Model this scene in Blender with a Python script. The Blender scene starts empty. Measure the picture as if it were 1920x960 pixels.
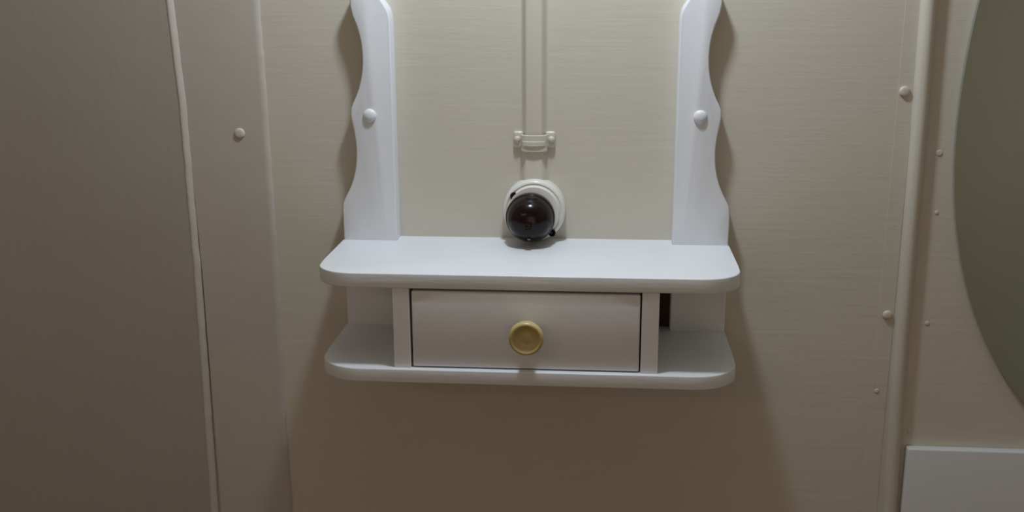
import bpy, bmesh, math, random
from mathutils import Vector, Matrix, noise

random.seed(4)
scene = bpy.context.scene
C = scene.collection

# ------------------------------------------------------------------ camera
# world: wall face is the plane y = 0, the room lies towards -y, z = 0 is the top of the shelf
cam_data = bpy.data.cameras.new('camera')
cam_data.sensor_width = 36.0
cam_data.lens = 2000.0 / 1920.0 * 36.0
cam_data.clip_start = 0.02
cam_data.dof.use_dof = True
cam_data.dof.focus_distance = 0.93
cam_data.dof.aperture_fstop = 7.0
cam = bpy.data.objects.new('camera', cam_data)
C.objects.link(cam)
R_ = Vector((0.99650388, 0.08340956, -0.00478122))
U_ = Vector((-0.01646795, 0.25220577, 0.96753349))
F_ = Vector((-0.08190739, 0.96407214, -0.25269761))
cam.matrix_world = Matrix(((R_.x, U_.x, -F_.x, 0.063604),
                           (R_.y, U_.y, -F_.y, -1.009489),
                           (R_.z, U_.z, -F_.z, 0.246099),
                           (0, 0, 0, 1)))
scene.camera = cam

# ------------------------------------------------------------------ world, lights, exposure
world = bpy.data.worlds.new('world')
scene.world = world
world.use_nodes = True
world.node_tree.nodes['Background'].inputs[0].default_value = (1.0, 0.9, 0.75, 1)
world.node_tree.nodes['Background'].inputs[1].default_value = 0.05

def point_lamp(name, loc, power, radius, col):
    d = bpy.data.lights.new(name, 'POINT')
    d.energy = power
    d.shadow_soft_size = radius
    d.color = col
    o = bpy.data.objects.new(name, d)
    o.location = loc
    C.objects.link(o)
    return o

def area_lamp(name, loc, target, sx, sy, power, col):
    d = bpy.data.lights.new(name, 'AREA')
    d.shape = 'RECTANGLE'
    d.size = sx
    d.size_y = sy
    d.energy = power
    d.color = col
    o = bpy.data.objects.new(name, d)
    o.location = loc
    o.rotation_euler = (Vector(target) - Vector(loc)).to_track_quat('-Z', 'Y').to_euler()
    C.objects.link(o)
    return o

point_lamp('bulb_light', (0.017, -0.185, 0.580), 8.2, 0.030, (0.81, 0.90, 1.0))
area_lamp('tube_light', (-0.75, -1.77, 0.67), (0.0, 0.0, 0.0), 0.60, 0.03, 0.95, (1.0, 0.72, 0.56))
area_lamp('front_fill_light', (0.20, -2.18, -0.05), (0.20, 0.0, -0.05), 0.8, 0.8, 1.9, (1.0, 0.76, 0.60))  # added soft frontal fill from behind the camera

vs = scene.view_settings
vs.view_transform = 'Standard'
vs.look = 'None'
vs.exposure = 0.0
vs.gamma = 1.0
vs.use_curve_mapping = False

# ------------------------------------------------------------------ materials
def paint(name, col, col2, rough, grain=(1, 1, 1), gscale=60.0, bump=0.15, dist=0.0006, fine=0.0, spec=0.5, coat=0.0):
    """Painted surface: brush / wood grain stretched along the chosen axis, faint mottling, fine relief."""
    m = bpy.data.materials.new(name)
    m.use_nodes = True
    nt = m.node_tree
    N, L = nt.nodes, nt.links
    b = N['Principled BSDF']
    tc = N.new('ShaderNodeTexCoord')
    mp = N.new('ShaderNodeMapping')
    mp.inputs['Scale'].default_value = grain
    L.new(tc.outputs['Object'], mp.inputs['Vector'])
    n1 = N.new('ShaderNodeTexNoise')
    n1.inputs['Scale'].default_value = gscale
    n1.inputs['Detail'].default_value = 5
    n1.inputs['Roughness'].default_value = 0.62
    L.new(mp.outputs[0], n1.inputs['Vector'])
    n2 = N.new('ShaderNodeTexNoise')
    n2.inputs['Scale'].default_value = 7.0
    n2.inputs['Detail'].default_value = 3
    L.new(tc.outputs['Object'], n2.inputs['Vector'])
    mixf = N.new('ShaderNodeMath')
    mixf.operation = 'MULTIPLY_ADD'
    L.new(n1.outputs['Fac'], mixf.inputs[0])
    mixf.inputs[1].default_value = 0.45
    sc2 = N.new('ShaderNodeMath')
    sc2.operation = 'MULTIPLY'
    L.new(n2.outputs['Fac'], sc2.inputs[0])
    sc2.inputs[1].default_value = 0.55
    L.new(sc2.outputs[0], mixf.inputs[2])
    rp = N.new('ShaderNodeValToRGB')
    rp.color_ramp.elements[0].position = 0.3
    rp.color_ramp.elements[1].position = 0.7
    rp.color_ramp.elements[0].color = (*col2, 1)
    rp.color_ramp.elements[1].color = (*col, 1)
    L.new(mixf.outputs[0], rp.inputs[0])
    L.new(rp.outputs[0], b.inputs['Base Color'])
    b.inputs['Roughness'].default_value = rough
    b.inputs['Specular IOR Level'].default_value = spec
    b.inputs['Coat Weight'].default_value = coat
    b.inputs['Coat Roughness'].default_value = 0.25
    bp = N.new('ShaderNodeBump')
    bp.inputs['Strength'].default_value = bump
    bp.inputs['Distance'].default_value = dist
    L.new(n1.outputs['Fac'], bp.inputs['Height'])
    L.new(bp.outputs[0], b.inputs['Normal'])
    return m

CREAM = (0.62, 0.585, 0.50)
CREAM2 = (0.585, 0.55, 0.465)
M_wall = paint('cream_wall_paint', CREAM, CREAM2, 0.42, (0.14, 1, 1.6), 90, 0.42, 0.0006)
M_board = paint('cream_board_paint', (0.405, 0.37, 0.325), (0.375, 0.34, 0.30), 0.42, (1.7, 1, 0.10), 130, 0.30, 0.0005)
M_trim = paint('cream_trim_paint', (0.60, 0.565, 0.485), (0.56, 0.525, 0.45), 0.36, (1, 1, 0.15), 80, 0.2, 0.0005)
M_pipe = paint('cream_pipe_paint', (0.63, 0.595, 0.51), (0.60, 0.565, 0.48), 0.32, (1, 1, 0.3), 60, 0.15, 0.0004)
M_white = paint('white_shelf_paint', (0.78, 0.80, 0.83), (0.74, 0.76, 0.79), 0.38, (0.10, 1, 1), 140, 0.55, 0.0006)
M_whitev = paint('white_upright_paint', (0.78, 0.80, 0.83), (0.73, 0.75, 0.78), 0.38, (1, 1, 0.5), 55, 0.5, 0.0008)
M_drawer = paint('white_drawer_paint', (0.76, 0.76, 0.77), (0.71, 0.71, 0.725), 0.42, (0.2, 1, 1), 70, 0.25, 0.0005)
M_plate = paint('white_plastic', (0.74, 0.73, 0.68), (0.72, 0.71, 0.66), 0.28, (1, 1, 1), 20, 0.03, 0.0003)
M_splash = paint('white_panel_gloss', (0.64, 0.65, 0.66), (0.62, 0.63, 0.64), 0.25, (1, 1, 1), 12, 0.03, 0.0003)
M_bake = paint('brown_bakelite', (0.006, 0.003, 0.003), (0.013, 0.004, 0.003), 0.20, (1, 1, 1), 30, 0.03, 0.0003, spec=0.28)
M_dark = paint('dark_recess', (0.02, 0.014, 0.01), (0.03, 0.02, 0.015), 0.6)
M_metal = paint('dull_screw', (0.25, 0.23, 0.21), (0.2, 0.18, 0.16), 0.35)
M_metal.node_tree.nodes['Principled BSDF'].inputs['Metallic'].default_value = 0.8
M_gap_shade = paint('cubby_gap_shade', (0.055, 0.035, 0.022), (0.04, 0.025, 0.016), 0.8)  # dark brown that paints the deep shade behind the drawer
M_knob = paint('yellow_varnished_wood', (0.62, 0.50, 0.24), (0.52, 0.40, 0.17), 0.30, (1, 1, 0.3), 90, 0.1, 0.0003)
M_floor = paint('brown_floor_wood', (0.30, 0.19, 0.10), (0.20, 0.12, 0.06), 0.5, (0.15, 1, 1), 30, 0.2, 0.001)
M_room = paint('cream_room_paint', (0.60, 0.54, 0.44), (0.57, 0.51, 0.41), 0.6, (1, 1, 1), 20, 0.1, 0.0005)
M_ceil = paint('white_ceiling_paint', (0.72, 0.70, 0.65), (0.70, 0.68, 0.63), 0.7, (1, 1, 1), 20, 0.1, 0.0005)
M_mirror = bpy.data.materials.new('dim_silvered_glass')
M_mirror.use_nodes = True
_b = M_mirror.node_tree.nodes['Principled BSDF']
_n = M_mirror.node_tree.nodes.new('ShaderNodeTexNoise')
_n.inputs['Scale'].default_value = 5
_r = M_mirror.node_tree.nodes.new('ShaderNodeValToRGB')
_r.color_ramp.elements[0].color = (0.54, 0.64, 0.63, 1)
_r.color_ramp.elements[1].color = (0.59, 0.69, 0.68, 1)
M_mirror.node_tree.links.new(_n.outputs['Fac'], _r.inputs[0])
M_mirror.node_tree.links.new(_r.outputs[0], _b.inputs['Base Color'])
_b.inputs['Metallic'].default_value = 1.0
_b.inputs['Roughness'].default_value = 0.06

# ------------------------------------------------------------------ helpers
def obj(name, bm, mat, parent=None, angle=35):
    me = bpy.data.meshes.new(name)
    bmesh.ops.recalc_face_normals(bm, faces=bm.faces[:])
    bm.to_mesh(me)
    bm.free()
    for p in me.polygons:
        p.use_smooth = True
    me.set_sharp_from_angle(angle=math.radians(angle))
    me.materials.append(mat)
    o = bpy.data.objects.new(name, me)
    C.objects.link(o)
    if parent:
        o.parent = parent
        o.matrix_parent_inverse = Matrix.Identity(4)
        o.location = -world_loc(parent)
    return o

def world_loc(o):
    v = Vector(o.location)
    while o.parent:
        o = o.parent
        v += Vector(o.location)
    return v

def thing(name, label, cat, loc, group=None):
    o = bpy.data.objects.new(name, None)
    o.empty_display_size = 0.03
    o.location = loc
    C.objects.link(o)
    o['label'] = label
    o['category'] = cat
    if group:
        o['group'] = group
    return o

def structure(o):
    o['kind'] = 'structure'
    return o

def bevel_bm(bm, w, seg=2, test=None):
    es = [e for e in bm.edges if len(e.link_faces) == 2 and e.calc_face_angle(0) > math.radians(50)
          and (test is None or test(e))]
    bmesh.ops.bevel(bm, geom=es, offset=w, segments=seg, profile=0.5, affect='EDGES', clamp_overlap=True)

def box(x0, x1, y0, y1, z0, z1, bev=0.0, seg=2, test=None):
    bm = bmesh.new()
    bmesh.ops.create_cube(bm, size=1)
    for v in bm.verts:
        v.co = Vector((x0 if v.co.x < 0 else x1, y0 if v.co.y < 0 else y1, z0 if v.co.z < 0 else z1))
    if bev:
        bevel_bm(bm, bev, seg, test)
    return bm

def prism(pts, y0, y1):
    """outline in x/z, extruded from y0 to y1"""
    bm = bmesh.new()
    a = [bm.verts.new((x, y0, z)) for x, z in pts]
    b = [bm.verts.new((x, y1, z)) for x, z in pts]
    n = len(pts)
    bm.faces.new(a)
    bm.faces.new(b[::-1])
    for i in range(n):
        j = (i + 1) % n
        bm.faces.new((a[i], b[i], b[j], a[j]))
    bmesh.ops.recalc_face_normals(bm, faces=bm.faces[:])
    return bm

def slab(pts, z0, z1):
    """outline in x/y, extruded from z0 to z1"""
    bm = bmesh.new()
    a = [bm.verts.new((x, y, z0)) for x, y in pts]
    b = [bm.verts.new((x, y, z1)) for x, y in pts]
    n = len(pts)
    bm.faces.new(a[::-1])
    bm.faces.new(b)
    for i in range(n):
        j = (i + 1) % n
        bm.faces.new((a[j], b[j], b[i], a[i]))
    bmesh.ops.recalc_face_normals(bm, faces=bm.faces[:])
    return bm

def lathe(cx, cz, prof, n=64, sx=1.0, sz=1.0, bm=None):
    """profile of (radius, distance out of the wall) spun about the axis that leaves the wall at cx, cz"""
    bm = bm or bmesh.new()
    rings = []
    for r, d in prof:
        if r < 1e-6:
            rings.append([bm.verts.new((cx, -d, cz))])
        else:
            rings.append([bm.verts.new((cx + sx * r * math.cos(2 * math.pi * k / n), -d,
                                        cz + sz * r * math.sin(2 * math.pi * k / n))) for k in range(n)])
    for A, B in zip(rings, rings[1:]):
        for k in range(n):
            l = (k + 1) % n
            if len(A) == 1 and len(B) == 1:
                continue
            if len(A) == 1:
                bm.faces.new((A[0], B[l], B[k]))
            elif len(B) == 1:
                bm.faces.new((A[k], A[l], B[0]))
            else:
                bm.faces.new((A[k], A[l], B[l], B[k]))
    if len(rings[0]) > 1:
        bm.faces.new(rings[0])
    return bm

def spline(pts, per=6):
    """Catmull-Rom through open list of 2-D points"""
    out = []
    P = [pts[0]] + list(pts) + [pts[-1]]
    for i in range(1, len(P) - 2):
        p0, p1, p2, p3 = (Vector(P[i + k]) for k in (-1, 0, 1, 2))
        for k in range(per):
            t = k / per
            out.append(tuple(0.5 * ((2 * p1) + (p2 - p0) * t + (2 * p0 - 5 * p1 + 4 * p2 - p3) * t * t
                                    + (3 * p1 - p0 - 3 * p2 + p3) * t ** 3)))
    out.append(tuple(pts[-1]))
    return out

# ------------------------------------------------------------------ setting
FZ, CZ = -1.35, 1.0
structure(obj('wall_back', box(-1.0, 0.95, 0.0, 0.08, FZ, CZ), M_wall))
structure(obj('wall_left', box(-1.08, -1.0, -2.2, 0.08, FZ, CZ), M_room))
structure(obj('wall_right', box(0.95, 1.03, -2.2, 0.08, FZ, CZ), M_room))
structure(obj('wall_front', box(-1.08, 1.03, -2.28, -2.2, FZ, CZ), M_room))
structure(obj('floor', box(-1.08, 1.03, -2.28, 0.08, FZ - 0.05, FZ), M_floor))
structure(obj('ceiling', box(-1.08, 1.03, -2.28, 0.08, CZ, CZ + 0.05), M_ceil))

# made-up frame around the soft frontal fill lamp, unseen behind the camera
bm = bmesh.new()
for x0, x1, z0, z1 in ((-0.25, -0.20, -0.50, 0.40), (0.60, 0.65, -0.50, 0.40), (-0.20, 0.60, 0.35, 0.40), (-0.20, 0.60, -0.50, -0.45)):
    b2 = box(x0, x1, -2.20, -2.17, z0, z1)
    me = bpy.data.meshes.new('t')
    b2.to_mesh(me)
    b2.free()
    bm.from_mesh(me)
    bpy.data.meshes.remove(me)
structure(obj('fill_frame_1', bm, M_ceil))

def lerp(tab, z):
    if z <= tab[0][0]:
        return tab[0][1]
    for (a, x), (b, y) in zip(tab, tab[1:]):
        if z <= b:
            return x + (y - x) * (z - a) / (b - a)
    return tab[-1][1]

def board(name, left, right, d0, step, rnd, mat, seed, wob=0.00035, rise=0.0):
    """Vertical board on the wall; its right edge rolls down over rnd and is a little lumpy with old paint."""
    bm = bmesh.new()
    zs = []
    z = FZ
    while z < CZ:
        zs.append(z)
        z += 0.02 if (z < -0.4 or z > 0.3) else 0.0035
    zs.append(CZ)
    rows = []
    K = 7
    for z in zs:
        xr = lerp(right, z) + wob * 2 * noise.noise(Vector((seed, 0, z * 60))) + wob * 3 * noise.noise(Vector((seed, 5, z * 9)))
        xl = lerp(left, z)
        row = [bm.verts.new((xl, -d0, z)), bm.verts.new((xl, -step, z))]
        for k in range(K + 1):
            a = math.pi / 2 * k / K
            rr = rnd * (1 + 0.12 * noise.noise(Vector((seed + 3, 2, z * 40))))
            bead = rise * math.sin(math.pi * min(1, (k + 1) / (K))) 
            row.append(bm.verts.new((xr - rr + rr * math.sin(a), -(d0 + (step - d0) * math.cos(a) + bead), z)))
        rows.append(row)
    for A, B in zip(rows, rows[1:]):
        for k in range(len(A) - 1):
            bm.faces.new((A[k], A[k + 1], B[k + 1], B[k]))
    return structure(obj(name, bm, mat, angle=60))

line1 = [(-0.6, -0.3445), (-0.308, -0.3405), (-0.04, -0.3375), (0.126, -0.3385), (0.227, -0.3425), (0.6, -0.356)]
line2 = [(-0.6, -0.2605), (-0.15, -0.2585), (-0.02, -0.2575), (0.1, -0.258), (0.227, -0.2595), (0.6, -0.266)]
gap1 = [(z, x + (0.0 if z > 0.0 else 0.0016 + 0.0036 * min(1, -z / 0.2))) for z, x in line1]
t_mid = board('trim_1', gap1, line2, 0.0, 0.0032, 0.0062, M_wall, 3.1)
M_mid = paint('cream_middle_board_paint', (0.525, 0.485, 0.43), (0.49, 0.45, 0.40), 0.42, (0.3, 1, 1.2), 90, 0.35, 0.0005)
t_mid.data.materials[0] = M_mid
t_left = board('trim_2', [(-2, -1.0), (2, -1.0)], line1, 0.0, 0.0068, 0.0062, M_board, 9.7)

# lumpy painted bead that covers the joint between the left board and the middle board
bm = bmesh.new()
rows = []
K = 10
z = FZ
while z <= CZ + 1e-6:
    cx = lerp(line1, z) - 0.0022 + 0.0006 * noise.noise(Vector((20, 0, z * 50))) + 0.0008 * noise.noise(Vector((21, 0, z * 11)))
    w = 1 + 0.12 * noise.noise(Vector((22, 0, z * 70)))
    top = 0.0074 + 0.0003 * noise.noise(Vector((23, 0, z * 45)))
    ridge = [(-0.0036, 0.0066), (-0.0030, 0.0070), (-0.0022, 0.0073), (-0.0014, top), (-0.0004, top - 0.0003), (0.0010 * w, top - 0.0013),
             (0.0022 * w, top - 0.0026), (0.0031 * w, top - 0.0041), (0.0036 * w, 0.0016), (0.0037 * w, 0.0)]
    rows.append([bm.verts.new((cx + a, -b, z)) for a, b in ridge])
    z += 0.004 if -0.4 < z < 0.3 else 0.02
for A, B in zip(rows, rows[1:]):
    for k in range(len(A) - 1):
        bm.faces.new((A[k], A[k + 1], B[k + 1], B[k]))
structure(obj('trim_5', bm, M_mid, angle=60))

# half-round bead on the right, slightly lumpy, and the thin cover strip beside it
bm = bmesh.new()
K = 12
rows = []
beadc = [(-0.28, 0.3600), (-0.13, 0.3560), (0.11, 0.3545), (0.225, 0.3530)]
for i in range(241):
    z = FZ + (CZ - FZ) * i / 240
    cx = lerp(beadc, z)
    hw = 0.0070 + 0.0003 * noise.noise(Vector((1, 7, z * 25)))
    rows.append([bm.verts.new((cx - hw * math.cos(math.pi * k / K), -0.0095 * math.sin(math.pi * k / K) ** 0.8, z)) for k in range(K + 1)])
for A, B in zip(rows, rows[1:]):
    for k in range(K):
        bm.faces.new((A[k], A[k + 1], B[k + 1], B[k]))
t_bead = structure(obj('trim_3', bm, M_trim, angle=60))
t_strip = structure(obj('trim_4', box(0.3335, 0.3475, -0.0004, 0.0, FZ, CZ), M_wall))

def screw_head(parent, x, z, d, r, h, mat, name='screw_head'):
    prof = [(r, d), (r * 0.98, d + h * 0.45), (r * 0.85, d + h * 0.85), (r * 0.5, d + h), (0, d + h * 1.02)]
    return obj(name, lathe(x, z, prof, 20), mat, parent, 60)

screw_head(t_mid, -0.2866, 0.1009, 0.0030, 0.0052, 0.0022, M_wall)
screw_head(t_strip, 0.3390, 0.1434, 0.0003, 0.0050, 0.0030, M_trim)
screw_head(t_strip, 0.3414, -0.0710, 0.0003, 0.0046, 0.0028, M_trim)
wb = bpy.data.objects['wall_back']
for x, z, r in ((0.3755, 0.0868, 0.0030), (0.3376, -0.1497, 0.0022), (0.3796, -0.0788, 0.0022), (0.3725, -0.1915, 0.0022), (0.3783, 0.0304, 0.0018)):
    p = t_strip if x < 0.35 else wb
    screw_head(p, x, z, 0.0004 if x < 0.35 else 0.0, r, 0.0007, M_wall, 'nail_head')

# ------------------------------------------------------------------ the shelf
shelf = thing('wall_shelf', 'white painted wooden wall shelf with scalloped uprights, one drawer and open side cubbies', 'shelf', (0, 0, -0.0984))
T = 0.0185
XI, XO = 0.1322, 0.1848
outer = [(0.1848, -0.0984), (0.1848, 0.030), (0.1840, 0.0360), (0.1812, 0.0420), (0.1765, 0.0510), (0.1728, 0.0610), (0.1702, 0.0725), (0.1690, 0.0875),
         (0.1700, 0.1020), (0.1722, 0.1140), (0.1730, 0.1238), (0.1708, 0.1310), (0.1665, 0.1400), (0.1624, 0.1525), (0.1602, 0.1650), (0.1598, 0.1785),
         (0.1612, 0.1925), (0.1650, 0.2060), (0.1684, 0.2165), (0.1694, 0.2265), (0.1675, 0.2345), (0.1620, 0.2400), (0.1545, 0.2415), (0.1470, 0.2375),
         (0.1405, 0.2275), (0.1345, 0.2180), (0.1325, 0.2090)]
prof = [outer[0]] + spline(outer[1:], 5) + [(XI, -0.0984)]

def upright(s):
    pts = [(s * x, z) for x, z in prof]
    bm = prism(pts, -T, 0.0)
    def front(e):
        return all(abs(v.co.y + T) < 1e-5 for v in e.verts) and not all(abs(v.co.z + 0.0984) < 1e-4 for v in e.verts)
    inner = [e for e in bm.edges if front(e) and sum(abs(v.co.x) for v in e.verts) / 2 < 0.1475 and
             (sum(v.co.z for v in e.verts) / 2 < 0.20 or sum(v.co.z for v in e.verts) / 2 > 0.2)]
    rest = [e for e in bm.edges if front(e)]
    bmesh.ops.bevel(bm, geom=rest, offset=0.0020, segments=3, profile=0.5, affect='EDGES', clamp_overlap=True)
    u = obj('upright', bm, M_whitev, shelf, 30)
    cx = -0.1543 if s < 0 else 0.1536
    cap = obj('screw_cap', lathe(cx, 0.1208 if s < 0 else 0.1212,
              [(0.0064, T - 0.0005), (0.0063, T + 0.0008), (0.0056, T + 0.0021), (0.0040, T + 0.0031), (0.0020, T + 0.0036), (0, T + 0.0037)], 28), M_white, u, 60)
    return u

upright(-1)
upright(1)

def board_outline(D, s, R):
    """shelf plan: straight sides to depth s, rounded front corners, notched round the two uprights"""
    pts = []
    ex = 0.1850
    ry = D - s
    arc = []
    for k in range(15):
        a = math.pi / 2 * k / 14
        arc.append((ex - R + R * math.cos(a) , -(s + ry * math.sin(a))))
    right = [(ex, -T - 0.0001)] + arc
    left = [(-x, y) for x, y in right][::-1]
    back = [(-XI + 0.0001, -T - 0.0001), (-XI + 0.0001, 0.0), (XI - 0.0001, 0.0), (XI - 0.0001, -T - 0.0001)]
    return right + left + back

def shelf_board(name, D, s, R, z0, z1, mat):
    bm = slab(board_outline(D, s, R), z0, z1)
    def outside(e):
        return all(v.co.y < -T - 0.001 for v in e.verts) and abs(e.verts[0].co.z - e.verts[1].co.z) < 1e-6
    es = [e for e in bm.edges if outside(e) and e.calc_face_angle(0) > 1.0]
    bmesh.ops.bevel(bm, geom=es, offset=0.0011, segments=3, profile=0.5, affect='EDGES', clamp_overlap=True)
    return obj(name, bm, mat, shelf, 50)

shelf_board('top_board', 0.1372, 0.1060, 0.036, -0.0132, 0.0, M_white)
shelf_board('bottom_board', 0.1412, 0.1050, 0.040, -0.0984, -0.0858, M_white)
for x0, x1 in ((-0.1150, -0.1003), (0.1003, 0.1150)):
    obj('divider', box(x0, x1, -0.1366, -T, -0.0858, -0.0132, 0.0005, 1), M_drawer, shelf)
obj('gap_shade_strip', box(-XI, XI, -0.0055, -0.0005, -0.0857, -0.0133), M_gap_shade, shelf)  # dark strip standing in for shadow in the gap between divider and upright

# drawer: front, sides, bottom in one piece, open at the top, its knob a sub-part
bm = box(-0.0985, 0.0990, -0.1358, -0.1245, -0.0847, -0.0155, 0.0016, 3)
for x0, x1, y0, y1, z0, z1 in ((-0.0960, -0.0890, -0.1247, -0.022, -0.0840, -0.0250), (0.0890, 0.0960, -0.1247, -0.022, -0.0840, -0.0250),
                               (-0.0892, 0.0892, -0.1247, -0.022, -0.0840, -0.0800), (-0.0892, 0.0892, -0.029, -0.022, -0.0802, -0.0250)):
    b2 = box(x0, x1, y0, y1, z0, z1)
    me = bpy.data.meshes.new('t')
    b2.to_mesh(me)
    b2.free()
    bm.from_mesh(me)
    bpy.data.meshes.remove(me)
drawer = obj('drawer', bm, M_drawer, shelf)
kd = 0.1356
obj('knob', lathe(0.0030, -0.0482, [(0.0072, kd - 0.0005), (0.0070, kd + 0.006), (0.0078, kd + 0.011), (0.0110, kd + 0.0150), (0.0138, kd + 0.0185), (0.0149, kd + 0.0225),
    (0.0146, kd + 0.0262), (0.0133, kd + 0.0282), (0.0118, kd + 0.0280), (0.0104, kd + 0.0262), (0.0088, kd + 0.0240), (0.0060, kd + 0.0232),
    (0.0038, kd + 0.0236), (0.0020, kd + 0.0238), (0, kd + 0.0236)], 64), M_knob, drawer, 70)['label'] = 'pale yellow turned wooden knob with a dished face'

# ------------------------------------------------------------------ conduit down to the switch
con = thing('cable_conduit', 'cream painted vertical cable conduit running down the wall to the round switch', 'conduit', (0, 0, 0.06))
bm = bmesh.new()
rows = []
K = 16
zs = [0.0560, 0.062, 0.068, 0.074, 0.080, 0.088] + [0.1 + 0.05 * i for i in range(18)] + [CZ]
for z in zs:
    fl = max(0.0, min(1.0, (0.080 - z) / 0.02))
    dp = 0.0092 + 0.002 * fl
    half = 0.0124 + 0.0022 * fl ** 1.4
    row = []
    for k in range(K * 2 + 1):
        u = -1 + k / K
        t = max(0.0, min(1.0, (1 - abs(u)) / 0.46))
        row.append(bm.verts.new((-0.0002 + half * u, -dp * (t * t * (3 - 2 * t)) * (0.90 + 0.10 * math.cos(u * 1.5)) - 0.0001, z)))
    rows.append(row)
for A, B in zip(rows, rows[1:]):
    for k in range(len(A) - 1):
        bm.faces.new((A[k], A[k + 1], B[k + 1], B[k]))
obj('pipe', bm, M_pipe, con, 60)

clip = thing('conduit_clip', 'cream saddle clip strapped over the conduit just above the round switch', 'clip', (0, 0, 0.095))
bm = bmesh.new()
rows = []
def strap(z0, z1, lift, half):
    n = 26
    prev = None
    for i in range(n + 1):
        t = i / n
        a = math.pi * t
        x = -half * math.cos(a)
        ly = (0.0100 + lift) * math.sin(a) ** 0.6
        vs_ = [bm.verts.new((x, -0.0005 - ly * 0 - max(ly, 0.0), z)) for z in (z0, z1)]
        # outer skin a little larger
        vo = [bm.verts.new((x * 1.10, -max(ly, 0.0) - 0.0022, z)) for z in (z0 + 0.0004, z1 - 0.0004)]
        ring = [vs_[0], vo[0], vo[1], vs_[1]]
        if prev:
            for k in range(3):
                bm.faces.new((prev[k], prev[k + 1], ring[k + 1], ring[k]))
        else:
            bm.faces.new(ring)
        prev = ring
    bm.faces.new(prev[::-1])
strap(0.0862, 0.1022, 0.0006, 0.0116)
strap(0.0918, 0.0965, 0.0022, 0.0112)
obj('strap', bm, M_pipe, clip, 60)
for s in (-1, 1):
    b = box(0.0105, 0.0200, -0.0046, 0.0, 0.0895, 0.1050, 0.0032, 4)
    for v in b.verts:
        v.co.x *= s
    bmesh.ops.reverse_faces(b, faces=b.faces[:])
    lug = obj('lug', b, M_pipe, clip, 50)
    obj('screw_head', lathe(s * 0.0162, 0.0975, [(0.0031, 0.0040), (0.0030, 0.0055), (0.0022, 0.0066), (0, 0.0070)], 20), M_pipe, lug, 60)

# ------------------------------------------------------------------ round switch
sw = thing('light_switch', 'round light switch with dark brown domed cover on a white base above the shelf', 'switch', (0, 0, 0.0305))
bx, bz = 0.0003, 0.0305
base = obj('base', lathe(bx, bz, [(0.0301, 0.0), (0.0301, 0.0120), (0.0296, 0.0150), (0.0284, 0.0168), (0.0268, 0.0174), (0.0262, 0.0166), (0.0254, 0.0165),
    (0.0247, 0.0176), (0.0243, 0.0200), (0.0238, 0.0212), (0.0215, 0.0214), (0, 0.0214)], 72), M_plate, sw, 60)
for x, z in ((-0.0186, 0.0455), (0.0180, 0.0100)):
    bm = lathe(x, z, [(0.0034, 0.0160), (0.0034, 0.0206), (0.0026, 0.0210), (0.0022, 0.0200), (0, 0.0196)], 20)
    obj('fixing_lug', bm, M_bake, base, 60)
dx, dz = -0.0024, 0.0262
cover = obj('cover', lathe(dx, dz, [(0.0226, 0.0205), (0.0233, 0.0220), (0.0234, 0.0275), (0.0229, 0.0300), (0.0222, 0.0306), (0.0219, 0.0318), (0.0210, 0.0365),
    (0.0190, 0.0415), (0.0160, 0.0455), (0.0125, 0.0482), (0.0085, 0.0498), (0.0045, 0.0505), (0, 0.0507)], 72), M_bake, sw, 60)
for z, mt in ((dz + 0.0175, M_dark), (dz - 0.0160, M_metal)):
    dd = 0.0442
    obj('cover_screw', lathe(dx, z, [(0.0019, dd - 0.002), (0.0019, dd + 0.0004), (0.0013, dd + 0.0008), (0, dd + 0.0006)], 16), mt, cover, 60)
bm = box(-0.0030, 0.0030, -0.0535, -0.0490, -0.0036, 0.0036, 0.0010, 2)
for k in range(3):
    b2 = box(-0.0024, 0.0024, -0.0542, -0.0530, -0.0026 + 0.0022 * k, -0.0018 + 0.0022 * k)
    me = bpy.data.meshes.new('t')
    b2.to_mesh(me)
    b2.free()
    bm.from_mesh(me)
    bpy.data.meshes.remove(me)
for v in bm.verts:
    v.co += Vector((dx, 0, dz - 0.0030))
obj('toggle', bm, M_bake, sw, 40)

# ------------------------------------------------------------------ oval mirror and the white panel under it
mir = thing('wall_mirror', 'large dark frameless oval wall mirror cut off by the right edge', 'mirror', (0.5876, 0, 0.11))
def egg(a, bt, bb, n=120):
    return [(0.5876 - a * math.cos(2 * math.pi * k / n), 0.11 + (bt if math.sin(2 * math.pi * k / n) > 0 else bb) * math.sin(2 * math.pi * k / n)) for k in range(n)]
bm = prism(egg(0.2000, 0.400, 0.320), -0.0050, -0.0012)
obj('glass', bm, M_mirror, mir)
obj('backing', prism(egg(0.1975, 0.397, 0.317), -0.0012, 0.0), M_dark, mir)

sp = obj('splash_panel', box(0.3700, 0.90, -0.0100, 0.0, -0.75, -0.2062, 0.0014, 3), M_splash)
sp['label'] = 'plain white panel with a straight bright top edge under the oval mirror'
sp['category'] = 'panel'
